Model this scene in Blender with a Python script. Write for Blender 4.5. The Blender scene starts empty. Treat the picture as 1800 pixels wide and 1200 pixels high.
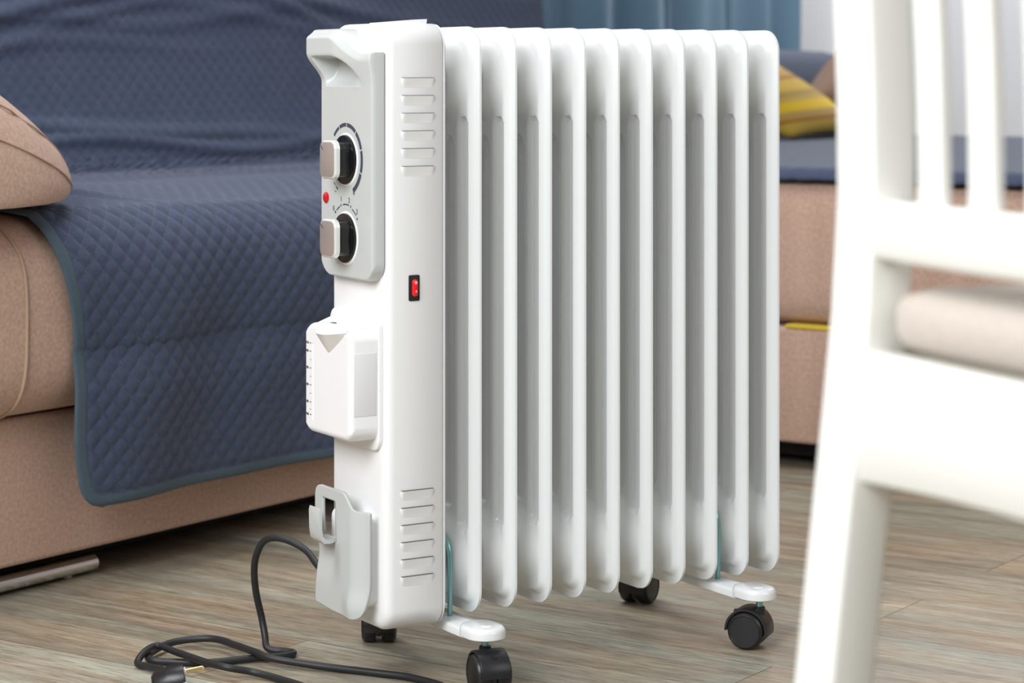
import bpy, bmesh, math, random
import numpy as np
from mathutils import Vector, Matrix
random.seed(4); rng = np.random.default_rng(7)
PI = math.pi
sc = bpy.context.scene
COL = sc.collection

# ------------------------------------------------------------------ camera
cd = bpy.data.cameras.new('camera'); cam = bpy.data.objects.new('camera', cd); COL.objects.link(cam)
cam.location = (-1.1417, -1.9622, 0.598)
cam.rotation_euler = (PI/2, 0, math.radians(-30.97))
cd.sensor_width = 36; cd.lens = 81.16; cd.shift_y = -465/1800
cd.clip_start = .05; cd.clip_end = 60
cd.dof.use_dof = True; cd.dof.focus_distance = 2.30; cd.dof.aperture_fstop = 7.5
sc.camera = cam
sc.view_settings.view_transform = 'Standard'; sc.view_settings.look = 'None'
sc.view_settings.gamma = 1; sc.view_settings.use_curve_mapping = False
sc.view_settings.exposure = 0.30

# ------------------------------------------------------------------ world and lights
w = bpy.data.worlds.new('room_light'); sc.world = w; w.use_nodes = True
wn = w.node_tree; wn.nodes.clear()
wo = wn.nodes.new('ShaderNodeOutputWorld'); wb = wn.nodes.new('ShaderNodeBackground')
tc = wn.nodes.new('ShaderNodeTexCoord'); sx = wn.nodes.new('ShaderNodeSeparateXYZ')
cr = wn.nodes.new('ShaderNodeValToRGB')
mr = wn.nodes.new('ShaderNodeMapRange'); mr.inputs[1].default_value = -1; mr.inputs[2].default_value = 1
wn.links.new(tc.outputs['Generated'], sx.inputs[0]); wn.links.new(sx.outputs[2], mr.inputs[0])
wn.links.new(mr.outputs[0], cr.inputs[0]); wn.links.new(cr.outputs[0], wb.inputs[0]); wn.links.new(wb.outputs[0], wo.inputs[0])
e = cr.color_ramp.elements
e[0].position = .0; e[0].color = (.10, .09, .08, 1)
e[1].position = 1; e[1].color = (1, 1, 1, 1)
for p, c in ((.48, .22), (.56, .45), (.75, .85)):
    q = e.new(p); q.color = (c, c, c*1.02, 1)
wb.inputs[1].default_value = 0.31

def area(name, loc, target, sx_, sy_, power, color=(1, 1, 1)):
    l = bpy.data.lights.new(name, 'AREA'); l.shape = 'RECTANGLE'; l.size = sx_; l.size_y = sy_; l.energy = power; l.color = color
    o = bpy.data.objects.new(name, l); COL.objects.link(o); o.location = loc
    d = Vector(target) - Vector(loc); o.rotation_euler = d.to_track_quat('-Z', 'Y').to_euler()
    return o
area('key_softbox', (-1.9, -1.05, 1.65), (.05, .0, .33), 1.5, 1.2, 58, (.95, .98, 1))  # unseen soft key lamp from upper left, standing in for a window
area('ceiling_light', (.0, .80, 2.4), (.05, .65, 0), 1.2, 1.2, 21, (1, .99, .98))
area('wall_fill_light', (3.05, 2.62, 2.3), (3.75, 3.0, .4), .9, .7, 30, (.97, .98, 1))  # added fill lamp that brightens the far wall and curtain
area('vent_side_fill', (1.3, -3.0, 2.0), (.8, .6, .3), 1.8, 1.4, 17, (1, .99, .97))  # added fill lamp from front right, lights the heater's vent side

# ------------------------------------------------------------------ materials
def mat(name, color, rough=.5, metal=0, spec=.5, coat=0, bump=None, noise=None, emit=None):
    """bump=(scale, strength, distance); noise=(scale, amount, stretch)"""
    m = bpy.data.materials.new(name); m.use_nodes = True
    nt = m.node_tree; b = nt.nodes['Principled BSDF']
    b.inputs['Base Color'].default_value = (*color, 1); b.inputs['Roughness'].default_value = rough
    b.inputs['Metallic'].default_value = metal; b.inputs['Specular IOR Level'].default_value = spec
    b.inputs['Coat Weight'].default_value = coat; b.inputs['Coat Roughness'].default_value = .08
    co = nt.nodes.new('ShaderNodeTexCoord')
    if noise is None: noise = (6, .04, (1, 1, 1))
    mp = nt.nodes.new('ShaderNodeMapping'); mp.inputs['Scale'].default_value = noise[2]
    nt.links.new(co.outputs['Object'], mp.inputs[0])
    n = nt.nodes.new('ShaderNodeTexNoise'); n.inputs['Scale'].default_value = noise[0]; n.inputs['Detail'].default_value = 4
    nt.links.new(mp.outputs[0], n.inputs[0])
    mx = nt.nodes.new('ShaderNodeMix'); mx.data_type = 'RGBA'
    a = noise[1]
    mx.inputs[6].default_value = (*[c*(1-a) for c in color], 1); mx.inputs[7].default_value = (*[min(1, c*(1+a)) for c in color], 1)
    nt.links.new(n.outputs['Fac'], mx.inputs[0]); nt.links.new(mx.outputs[2], b.inputs['Base Color'])
    if bump:
        n2 = nt.nodes.new('ShaderNodeTexNoise'); n2.inputs['Scale'].default_value = bump[0]; n2.inputs['Detail'].default_value = 3
        nt.links.new(co.outputs['Object'], n2.inputs[0])
        bp = nt.nodes.new('ShaderNodeBump'); bp.inputs['Strength'].default_value = bump[1]; bp.inputs['Distance'].default_value = bump[2]
        nt.links.new(n2.outputs['Fac'], bp.inputs['Height']); nt.links.new(bp.outputs[0], b.inputs['Normal'])
    return m

def fabric(name, c1, c2, weave=1100, rough=.9, bumpd=.0006):
    """woven cloth: two thread colours crossing on a fine procedural grid"""
    m = bpy.data.materials.new(name); m.use_nodes = True
    nt = m.node_tree; b = nt.nodes['Principled BSDF']; b.inputs['Roughness'].default_value = rough
    b.inputs['Specular IOR Level'].default_value = .2
    b.inputs['Sheen Weight'].default_value = .15
    co = nt.nodes.new('ShaderNodeTexCoord')
    def wave(rot, s):
        mp = nt.nodes.new('ShaderNodeMapping'); mp.inputs['Rotation'].default_value = rot
        nt.links.new(co.outputs['Object'], mp.inputs[0])
        wv = nt.nodes.new('ShaderNodeTexWave'); wv.inputs['Scale'].default_value = s; wv.inputs['Distortion'].default_value = 1.2
        wv.inputs['Detail'].default_value = 1; wv.inputs['Detail Scale'].default_value = 2
        nt.links.new(mp.outputs[0], wv.inputs[0]); return wv
    a = wave((0, 0, .02), weave/5.5); c = wave((0, PI/2, .03), weave/5.5)
    mm = nt.nodes.new('ShaderNodeMath'); mm.operation = 'MULTIPLY'
    nt.links.new(a.outputs['Fac'], mm.inputs[0]); nt.links.new(c.outputs['Fac'], mm.inputs[1])
    n = nt.nodes.new('ShaderNodeTexNoise'); n.inputs['Scale'].default_value = 220; n.inputs['Detail'].default_value = 5
    nt.links.new(co.outputs['Object'], n.inputs[0])
    ad = nt.nodes.new('ShaderNodeMath'); ad.operation = 'MULTIPLY_ADD'; ad.inputs[1].default_value = .22
    nt.links.new(mm.outputs[0], ad.inputs[0])
    sc2 = nt.nodes.new('ShaderNodeMath'); sc2.operation = 'MULTIPLY'; sc2.inputs[1].default_value = .92
    nt.links.new(n.outputs['Fac'], sc2.inputs[0]); nt.links.new(sc2.outputs[0], ad.inputs[2])
    mx = nt.nodes.new('ShaderNodeMix'); mx.data_type = 'RGBA'
    mx.inputs[6].default_value = (*c1, 1); mx.inputs[7].default_value = (*c2, 1)
    nt.links.new(ad.outputs[0], mx.inputs[0]); nt.links.new(mx.outputs[2], b.inputs['Base Color'])
    bp = nt.nodes.new('ShaderNodeBump'); bp.inputs['Strength'].default_value = .5; bp.inputs['Distance'].default_value = bumpd
    nt.links.new(ad.outputs[0], bp.inputs['Height']); nt.links.new(bp.outputs[0], b.inputs['Normal'])
    return m

M = {}
M['enamel'] = mat('white_enamel', (.81, .825, .825), .22, coat=.3, noise=(3, .015, (1, 1, 1)))
M['housing'] = mat('white_housing_paint', (.87, .87, .87), .38, noise=(3, .01, (1, 1, 1)), bump=(900, .05, .0002))
M['plastic_white'] = mat('white_plastic', (.88, .88, .89), .32, noise=(3, .01, (1, 1, 1)))
M['plastic_grey'] = mat('light_grey_plastic', (.55, .57, .56), .28, noise=(3, .01, (1, 1, 1)))
M['plastic_label'] = mat('pale_grey_plastic', (.78, .78, .79), .4, noise=(3, .01, (1, 1, 1)))
M['plastic_shaded'] = mat('shaded_white_plastic', (.66, .64, .60), .45)  # white plastic with the shade under the pouring lip in its colour
M['black'] = mat('black_plastic', (.012, .012, .014), .35, bump=(700, .25, .0004))
M['rubber'] = mat('black_rubber', (.014, .014, .016), .5, bump=(500, .2, .0003))
M['gloss_black'] = mat('gloss_black_plastic', (.008, .008, .009), .15)
M['slot'] = mat('dark_gap', (.16, .16, .155), .8)
M['silver'] = mat('satin_silver', (.56, .52, .50), .38, metal=.65, noise=(40, .04, (1, 1, 1)))
M['silver_rim'] = mat('bright_silver_rim', (.84, .85, .83), .22, metal=.35)
M['red'] = mat('red_lens', (.55, .005, .01), .15, coat=.5)
M['red_rocker'] = mat('red_rocker_plastic', (.85, .01, .015), .25)
M['ink'] = mat('dark_grey_ink', (.05, .06, .085), .5)
M['ink_white'] = mat('white_ink', (.9, .8, .75), .5)
M['zinc'] = mat('blue_zinc', (.25, .50, .52), .28, metal=.9)
M['chrome'] = mat('chrome', (.8, .82, .84), .12, metal=1)
M['brass'] = mat('brass', (.8, .6, .3), .2, metal=1)
M['chair'] = mat('cream_white_lacquer', (.82, .81, .765), .45, noise=(2, .01, (1, 1, 1)))
M['seat'] = fabric('cream_cushion_cloth', (.43, .37, .32), (.58, .52, .46), 900)
M['sofa'] = fabric('beige_sofa_cloth', (.34, .205, .150), (.70, .485, .385), 1400)
M['piping'] = mat('beige_piping', (.42, .29, .21), .9, bump=(900, .4, .0005))
M['yellow'] = fabric('yellow_cloth', (.62, .42, .02), (.75, .55, .05), 500)
M['brown'] = fabric('brown_cushion_cloth', (.22, .13, .085), (.32, .20, .135), 600)
M['under_shade'] = mat('black_under_shade', (.02, .018, .017), .9)  # black standing in for the shadow beneath the sofa
M['binding'] = fabric('blue_grey_binding', (.055, .085, .115), (.085, .125, .16), 1200)
M['thread'] = mat('pale_thread', (.30, .32, .38), .4)

def stripes():
    m = fabric('yellow_striped_cloth', (.6, .38, .04), (.7, .48, .08), 500)
    nt = m.node_tree; b = nt.nodes['Principled BSDF']
    co = nt.nodes.new('ShaderNodeTexCoord'); sp = nt.nodes.new('ShaderNodeSeparateXYZ'); nt.links.new(co.outputs['UV'], sp.inputs[0])
    r = nt.nodes.new('ShaderNodeValToRGB'); r.color_ramp.interpolation = 'EASE'
    mu = nt.nodes.new('ShaderNodeMath'); mu.operation = 'MULTIPLY'; mu.inputs[1].default_value = 2.0
    fr = nt.nodes.new('ShaderNodeMath'); fr.operation = 'FRACT'
    nt.links.new(sp.outputs[1], mu.inputs[0]); nt.links.new(mu.outputs[0], fr.inputs[0]); nt.links.new(fr.outputs[0], r.inputs[0])
    el = r.color_ramp.elements
    el[0].position = 0; el[0].color = (.46, .30, .07, 1); el[1].position = 1; el[1].color = (.46, .30, .07, 1)
    for p, c in ((.12, (.70, .46, .06)), (.30, (.68, .44, .07)), (.36, (.42, .16, .01)), (.44, (.60, .36, .09)), (.55, (.58, .36, .10)), (.62, (.90, .60, .02)), (.78, (.90, .60, .02)), (.84, (.66, .42, .09))):
        q = el.new(p); q.color = (*c, 1)
    nt.links.new(r.outputs[0], b.inputs['Base Color'])
    return m
M['stripes'] = stripes()
M['quilt'] = fabric('blue_grey_quilted_cloth', (.038, .051, .092), (.072, .094, .160), 1500, .75, .0003)
def stitch(m, w_=.0268, h_=.0275):
    nt = m.node_tree; b = nt.nodes['Principled BSDF']; src = b.inputs['Base Color'].links[0].from_socket
    co = nt.nodes.new('ShaderNodeTexCoord'); sp = nt.nodes.new('ShaderNodeSeparateXYZ'); nt.links.new(co.outputs['UV'], sp.inputs[0])
    def mth(op, a, c=None, d=None):
        q = nt.nodes.new('ShaderNodeMath'); q.operation = op
        for i, v in enumerate((a, c, d)):
            if v is None: continue
            if isinstance(v, (int, float)): q.inputs[i].default_value = v
            else: nt.links.new(v, q.inputs[i])
        return q.outputs[0]
    xx = mth('DIVIDE', sp.outputs[0], w_); yy = mth('DIVIDE', sp.outputs[1], h_)
    A = mth('ADD', xx, yy); B = mth('SUBTRACT', xx, yy)
    def line(p, q):
        d = mth('ABSOLUTE', mth('SUBTRACT', mth('FRACT', mth('ADD', p, .5)), .5))
        dash = mth('GREATER_THAN', mth('FRACT', mth('MULTIPLY', q, 7.0)), .45)
        return mth('MULTIPLY', mth('LESS_THAN', d, .022), dash)
    ln = mth('MAXIMUM', line(A, B), line(B, A))
    n = nt.nodes.new('ShaderNodeTexNoise'); n.inputs['Scale'].default_value = 9; nt.links.new(co.outputs['UV'], n.inputs[0])
    g = mth('MULTIPLY', ln, mth('MULTIPLY', mth('GREATER_THAN', n.outputs['Fac'], .52), .38))
    mx = nt.nodes.new('ShaderNodeMix'); mx.data_type = 'RGBA'; nt.links.new(g, mx.inputs[0]); nt.links.new(src, mx.inputs[6]); mx.inputs[7].default_value = (.30, .33, .40, 1)
    nt.links.new(mx.outputs[2], b.inputs['Base Color'])
stitch(M['quilt'])
M['curtain'] = fabric('blue_curtain_cloth', (.11, .195, .275), (.165, .265, .355), 700)

def floor_mat():
    m = bpy.data.materials.new('weathered_plank_vinyl'); m.use_nodes = True
    nt = m.node_tree; N = nt.nodes; Lk = nt.links; b = N['Principled BSDF']
    co = N.new('ShaderNodeTexCoord')
    mp = N.new('ShaderNodeMapping'); mp.inputs['Rotation'].default_value = (0, 0, math.radians(-24.48 - 90))
    mp.inputs['Location'].default_value = (.37, .11, 0)
    Lk.new(co.outputs['Object'], mp.inputs[0])            # x now runs along the planks
    br = N.new('ShaderNodeTexBrick'); br.inputs['Scale'].default_value = 1
    br.inputs['Brick Width'].default_value = 1.22; br.inputs['Row Height'].default_value = .18
    br.inputs['Mortar Size'].default_value = .0007; br.inputs['Mortar Smooth'].default_value = .3; br.inputs['Bias'].default_value = 0
    br.offset = .37
    br.inputs['Color1'].default_value = (0, 0, 0, 1); br.inputs['Color2'].default_value = (1, 1, 1, 1); br.inputs['Mortar'].default_value = (.5, .5, .5, 1)
    Lk.new(mp.outputs[0], br.inputs[0])
    def noise(scale, stretch, detail=6, dist=0, off=None):
        q = N.new('ShaderNodeMapping'); q.inputs['Scale'].default_value = stretch
        Lk.new(mp.outputs[0], q.inputs[0])
        if off is not None:
            cm = N.new('ShaderNodeVectorMath'); cm.operation = 'MULTIPLY_ADD'; cm.inputs[1].default_value = (0, 7.3, 3.1)
            Lk.new(br.outputs['Color'], cm.inputs[0]); Lk.new(q.outputs[0], cm.inputs[2]); src = cm.outputs[0]
        else: src = q.outputs[0]
        n = N.new('ShaderNodeTexNoise'); n.inputs['Scale'].default_value = scale; n.inputs['Detail'].default_value = detail; n.inputs['Distortion'].default_value = dist
        n.inputs['Roughness'].default_value = .62
        Lk.new(src, n.inputs[0]); return n
    n1 = noise(2.2, (.55, 6, 1), 6, .6, 1)
    n2 = noise(5, (.55, 9, 1), 8, .5, 1)
    n3 = noise(90, (.35, 5, 1), 6, .3); n5 = noise(55, (.25, 4.2, 1), 3, .2)
    n4 = noise(2.0, (.8, 4, 1), 4, .8, 1)
    def ramp(src, els):
        r = N.new('ShaderNodeValToRGB'); Lk.new(src, r.inputs[0]); el = r.color_ramp.elements
        el[0].position, el[0].color = els[0][0], (*els[0][1], 1); el[1].position, el[1].color = els[-1][0], (*els[-1][1], 1)
        for p, c in els[1:-1]:
            q = el.new(p); q.color = (*c, 1)
        return r
    r1 = ramp(n1.outputs['Fac'], [(.30, (.15, .105, .075)), (.42, (.28, .22, .155)), (.50, (.33, .325, .255)), (.60, (.40, .40, .33)), (.72, (.35, .25, .16))])
    r2 = ramp(n2.outputs['Fac'], [(.32, (.08, .058, .045)), (.45, (.24, .20, .15)), (.54, (.39, .385, .315)), (.68, (.55, .55, .47))])
    r4 = ramp(n4.outputs['Fac'], [(.38, (.31, .345, .28)), (.50, (.26, .21, .155)), (.62, (.42, .29, .17))])
    def mix(f, a, c, mode='MIX'):
        x = N.new('ShaderNodeMix'); x.data_type = 'RGBA'; x.blend_type = mode
        if isinstance(f, float): x.inputs[0].default_value = f
        else: Lk.new(f, x.inputs[0])
        Lk.new(a, x.inputs[6]); Lk.new(c, x.inputs[7]); return x
    a = mix(.50, r1.outputs[0], r2.outputs[0]); a = mix(.38, a.outputs[2], r4.outputs[0])
    r3 = ramp(n3.outputs['Fac'], [(.36, (.52, .49, .46)), (.56, (1.12, 1.12, 1.12))])
    a = mix(.75, a.outputs[2], r3.outputs[0], 'MULTIPLY')
    r5 = ramp(n5.outputs['Fac'], [(.60, (1, 1, 1)), (.72, (.55, .50, .46))])
    a = mix(.8, a.outputs[2], r5.outputs[0], 'MULTIPLY')
    # tone of each plank
    tn = N.new('ShaderNodeMapRange'); Lk.new(br.outputs['Color'], tn.inputs[0]); tn.inputs[3].default_value = 1.04; tn.inputs[4].default_value = 1.36
    vm = N.new('ShaderNodeVectorMath'); vm.operation = 'SCALE'; Lk.new(a.outputs[2], vm.inputs[0]); Lk.new(tn.outputs[0], vm.inputs['Scale'])
    se = N.new('ShaderNodeMix'); se.data_type = 'RGBA'; Lk.new(br.outputs['Fac'], se.inputs[0])
    Lk.new(vm.outputs[0], se.inputs[6]); se.inputs[7].default_value = (.10, .075, .055, 1)
    Lk.new(se.outputs[2], b.inputs['Base Color'])
    b.inputs['Roughness'].default_value = .34; b.inputs['Specular IOR Level'].default_value = .4
    bp = N.new('ShaderNodeBump'); bp.inputs['Strength'].default_value = .25; bp.inputs['Distance'].default_value = .0008
    Lk.new(n3.outputs['Fac'], bp.inputs['Height']); Lk.new(bp.outputs[0], b.inputs['Normal'])
    return m
M['floor'] = floor_mat()
M['wall'] = mat('light_grey_wall_paint', (.76, .76, .77), .9, bump=(60, .3, .003), noise=(3, .02, (1, 1, 1)))

# ------------------------------------------------------------------ mesh helpers
def mesh_obj(name, verts, faces, m, parent=None, smooth=40, recalc=True, uv=None, mats=None, fmat=None):
    me = bpy.data.meshes.new(name)
    if isinstance(verts, np.ndarray): verts = verts.tolist()
    me.from_pydata([tuple(v) for v in verts], [], [tuple(f) for f in faces])
    if uv is not None:
        ul = me.uv_layers.new(name='UVMap'); li = np.zeros(len(me.loops), dtype=np.int32); me.loops.foreach_get('vertex_index', li)
        ul.data.foreach_set('uv', np.asarray(uv, dtype=np.float32)[li].ravel())
    if recalc:
        bm = bmesh.new(); bm.from_mesh(me); bmesh.ops.recalc_face_normals(bm, faces=bm.faces); bm.to_mesh(me); bm.free()
    me.materials.append(m)
    for k in (mats or []): me.materials.append(k)
    me.shade_smooth()
    if smooth and smooth < 180: me.set_sharp_from_angle(angle=math.radians(smooth))
    o = bpy.data.objects.new(name, me); COL.objects.link(o)
    if parent is not None: o.parent = parent
    return o

def empty(name, loc=(0, 0, 0), rz=0, label=None, cat=None, group=None):
    o = bpy.data.objects.new(name, None); COL.objects.link(o); o.location = loc; o.rotation_euler = (0, 0, rz); o.empty_display_size = .05
    if label: o['label'] = label
    if cat: o['category'] = cat
    if group: o['group'] = group
    return o
def tag(o, label, cat, group=None):
    o['label'] = label; o['category'] = cat
    if group: o['group'] = group
    return o

def rr(wd, h, r, n=6):
    """rounded rectangle outline, centred, counter-clockwise"""
    r = max(1e-5, min(r, wd/2-1e-5, h/2-1e-5)); pts = []
    for cx, cy, a0 in ((wd/2-r, h/2-r, 0), (-wd/2+r, h/2-r, 90), (-wd/2+r, -h/2+r, 180), (wd/2-r, -h/2+r, 270)):
        for i in range(n+1):
            a = math.radians(a0 + 90*i/n); pts.append((cx + r*math.cos(a), cy + r*math.sin(a)))
    return pts
def loft(name, loops, m, parent=None, smooth=40, cap=True, **k):
    n = len(loops[0]); V = [p for l in loops for p in l]; Fc = []
    for i in range(len(loops)-1):
        for j in range(n):
            a, b_ = i*n+j, i*n+(j+1) % n
            Fc.append((a, b_, b_+n, a+n))
    if cap: Fc.append(tuple(range(n))[::-1]); Fc.append(tuple((len(loops)-1)*n+j for j in range(n)))
    return mesh_obj(name, V, Fc, m, parent, smooth, **k)
def rrsolid(name, frame, wd, h, r, layers, m, parent=None, n=6, smooth=40):
    """layers: (inset, depth); frame(u, v, d) -> xyz"""
    loops = []
    for ins, d in layers:
        loops.append([frame(u, v, d) for u, v in rr(wd-2*ins, h-2*ins, max(r-ins, .0002), n)])
    return loft(name, loops, m, parent, smooth)
def FE(yc, zc, x0):          # frame on the narrow end face of the heater, depth runs out of the face
    return lambda u, v, d: (x0-d, yc-u, zc+v)
def SD(xc, zc, y0):          # frame on the long side of the heater
    return lambda u, v, d: (xc+u, y0-d, zc+v)
def UP(xc, yc, z0):
    return lambda u, v, d: (xc+u, yc+v, z0+d)
def rounded(b, t):           # layers of a slab of thickness t whose outer edge is rounded by b
    return [(0, 0), (0, t-b), (b*.13, t-b*.5), (b*.5, t-b*.13), (b, t)]
def rounded2(b, t):
    return [(b, 0), (b*.3, b*.3), (0, b), (0, t-b), (b*.3, t-b*.3), (b, t)]

def disc(name, frame, r, layers, m, parent=None, n=40, ry=None):
    ry = ry or r; loops = []
    for ins, d in layers:
        loops.append([frame((r-ins)*math.cos(2*PI*i/n), (ry-ins)*math.sin(2*PI*i/n), d) for i in range(n)])
    return loft(name, loops, m, parent, 35)

def bxv(lo, hi, bev, m, name, parent=None, seg=2):
    bm = bmesh.new(); bmesh.ops.create_cube(bm, size=1)
    for v in bm.verts:
        v.co = Vector([(lo[i]+hi[i])/2 + v.co[i]*(hi[i]-lo[i]) for i in range(3)])
    if bev: bmesh.ops.bevel(bm, geom=bm.edges[:], offset=bev, segments=seg, profile=.6, affect='EDGES')
    me = bpy.data.meshes.new(name); bm.to_mesh(me); bm.free(); me.materials.append(m); me.shade_smooth(); me.set_sharp_from_angle(angle=math.radians(50))
    o = bpy.data.objects.new(name, me); COL.objects.link(o)
    if parent is not None: o.parent = parent
    return o

def catmull(pts, k=8):
    P_ = [Vector(p) for p in pts]; P_ = [2*P_[0]-P_[1]] + P_ + [2*P_[-1]-P_[-2]]; out = []
    for i in range(1, len(P_)-2):
        a, b_, c, d = P_[i-1:i+3]
        for j in range(k):
            t = j/k
            out.append(.5*((2*b_) + (c-a)*t + (2*a-5*b_+4*c-d)*t*t + (3*b_-a-3*c+d)*t**3))
    out.append(P_[-2]); return out
def tube(name, pts, r, m, parent=None, n=12, k=8, closed=False, sm=True):
    P_ = catmull(pts, k) if sm else [Vector(p) for p in pts]
    rs = r if isinstance(r, (list, tuple)) else None
    T = [(P_[min(i+1, len(P_)-1)]-P_[max(i-1, 0)]).normalized() for i in range(len(P_))]
    up = Vector((0, 0, 1)) if abs(T[0].z) < .9 else Vector((1, 0, 0))
    nn = (up - T[0]*up.dot(T[0])).normalized(); loops = []
    for i, p in enumerate(P_):
        nn = (nn - T[i]*nn.dot(T[i])).normalized(); bb = T[i].cross(nn)
        rad = (rs[0] + (rs[1]-rs[0])*i/(len(P_)-1)) if rs else r
        loops.append([p + nn*rad*math.cos(2*PI*j/n) + bb*rad*math.sin(2*PI*j/n) for j in range(n)])
    return loft(name, loops, m, parent, 60)

def sstep(a, b_, x):
    t = np.clip((np.asarray(x, float)-a)/(b_-a), 0, 1); return t*t*(3-2*t)

def text(name, s, size, loc, ux, uy, m, parent):
    cu = bpy.data.curves.new(name, 'FONT'); cu.body = s; cu.size = size; cu.align_x = 'CENTER'; cu.align_y = 'CENTER'; cu.extrude = .00008
    o = bpy.data.objects.new(name, cu); COL.objects.link(o); bpy.context.view_layer.update()
    me = bpy.data.meshes.new_from_object(o.evaluated_get(bpy.context.evaluated_depsgraph_get()))
    bpy.data.objects.remove(o); bpy.data.curves.remove(cu)
    ux, uy = Vector(ux), Vector(uy); nz = ux.cross(uy)
    R = Matrix((ux, uy, nz)).transposed().to_4x4(); R.translation = Vector(loc); me.transform(R)
    me.materials.clear(); me.materials.append(m)
    q = bpy.data.objects.new(name, me); COL.objects.link(q); q.parent = parent; return q

def struct(o): o['kind'] = 'structure'; return o

# ------------------------------------------------------------------ the room
ANG = math.radians(24.48); O0 = Vector((-.17, .5869, 0))
Sx = Vector((math.cos(ANG), math.sin(ANG), 0)); Py = Vector((-Sx.y, Sx.x, 0))
def LW(x, y, z): return O0 + Sx*x + Py*y + Vector((0, 0, z))
def local_box(name, lo, hi, m, bev=0):
    o = bxv(lo, hi, bev, m, name); o.location = O0; o.rotation_euler = (0, 0, ANG); return o
struct(local_box('floor', (-4, -4.2, -.05), (4.5, 1.5, .008), M['floor']))
bpy.data.objects['floor'].data.transform(Matrix.Rotation(ANG, 4, 'Z')); bpy.data.objects['floor'].rotation_euler = (0, 0, 0)
struct(local_box('wall_back', (-4, 1.30, 0), (4.25, 1.42, 2.6), M['wall']))
struct(local_box('wall_right', (4.25, -2.6, 0), (4.37, 1.42, 2.6), M['wall']))
struct(local_box('baseboard_back', (-4, 1.285, 0), (4.25, 1.30, .08), M['plastic_white'], .003))
struct(local_box('baseboard_right', (4.235, -2.6, 0), (4.25, 1.285, .08), M['plastic_white'], .003))

# ------------------------------------------------------------------ oil filled heater
H = empty('oil_heater', (0, 0, 0), 0, 'white finned oil radiator with grey control panel, on black casters on the floor', 'heater')
Z0, Z1, FW, YC = .068, .648, .109, .0545
PITCH = .0408
def make_fin(name, x):
    def grid():
        zs = np.concatenate([np.linspace(0, .03, 22), np.linspace(.0325, .12, 40)[0:], np.linspace(.124, .46, 60), np.linspace(.4625, .5475, 40), np.linspace(.55, .58, 22)])
        zs = np.unique(np.round(zs, 5)); ts = np.linspace(0, 1, 89)
        R = .024; dz = np.minimum(zs, .58-zs)
        ins = np.where(dz < R, R-np.sqrt(np.maximum(R*R-(R-dz)**2, 0)), 0)
        Y = ins[:, None] + (FW-2*ins[:, None])*ts[None, :]; Z = np.repeat(zs[:, None], len(ts), 1)
        return Y, Z
    Y, Z = grid()
    R = .024
    qx = np.abs(Y-FW/2)-(FW/2-R); qz = np.abs(Z-.29)-(.29-R)
    sd = -(np.minimum(np.maximum(qx, qz), 0)+np.sqrt(np.maximum(qx, 0)**2+np.maximum(qz, 0)**2)-R)
    t = .0011 + .0056*sstep(.0070, .0150, sd)
    t -= .0006*sstep(.0, .002, sd)*(1-sstep(.003, .0052, sd))
    def caps(yc, zc, hl, r, depth, soft):
        d = np.sqrt((Y-yc)**2 + np.maximum(np.abs(Z-zc)-hl, 0)**2)
        return -depth*(1-sstep(r-soft, r, d))
    for yc in (.0245, FW-.0245): t += caps(yc, .285, .195, .0112, .0056, .0034)
    t += caps(FW/2, .285, .173, .0130, .0056, .0034)
    for zc in (.052, .528):
        d = np.sqrt((Y-FW/2)**2+(Z-zc)**2)
        bs = (PITCH/2-.0003-.0067)*(1-sstep(.019, .044, d)) * sstep(.004, .015, sd)
        t = t + bs
    t = np.maximum(t, .0009)
    t = np.minimum(t, PITCH/2-.0002)
    r_, c_ = Y.shape
    Lf = np.stack([x-t, Y, Z+Z0], -1).reshape(-1, 3); Rt = np.stack([x+t, Y, Z+Z0], -1).reshape(-1, 3)
    V = np.concatenate([Lf, Rt]); nL = len(Lf); Fc = []
    for i in range(r_-1):
        for j in range(c_-1):
            a = i*c_+j; Fc.append((a, a+c_, a+c_+1, a+1)); a += nL; Fc.append((a, a+1, a+c_+1, a+c_))
    bd = [j for j in range(c_)] + [i*c_+c_-1 for i in range(1, r_)] + [(r_-1)*c_+j for j in range(c_-2, -1, -1)] + [i*c_ for i in range(r_-2, 0, -1)]
    for k in range(len(bd)):
        a, b_ = bd[k], bd[(k+1) % len(bd)]; Fc.append((a, b_, b_+nL, a+nL))
    return mesh_obj(name, V, Fc, M['enamel'], H, 50, recalc=False)
fin0 = make_fin('fin', -PITCH)
for k in range(0, 10):
    f = fin0.copy(); COL.objects.link(f); f.parent = H; f.location = (PITCH*(k+1), 0, 0)

# housing
hs = rrsolid('housing', FE(YC, .357, -.044), .117, .586, .021, [(.004, 0), (.001, .0008), (0, .002), (0, .054), (.0006, .0575), (.0024, .0606), (.0052, .0628), (.009, .064)], M['housing'], H, n=10)
rrsolid('housing_rim', FE(YC, .357, -.0425), .1165, .585, .021, [(0, 0), (0, .0014)], M['plastic_label'], H, n=10)
XE = -.108

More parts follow.
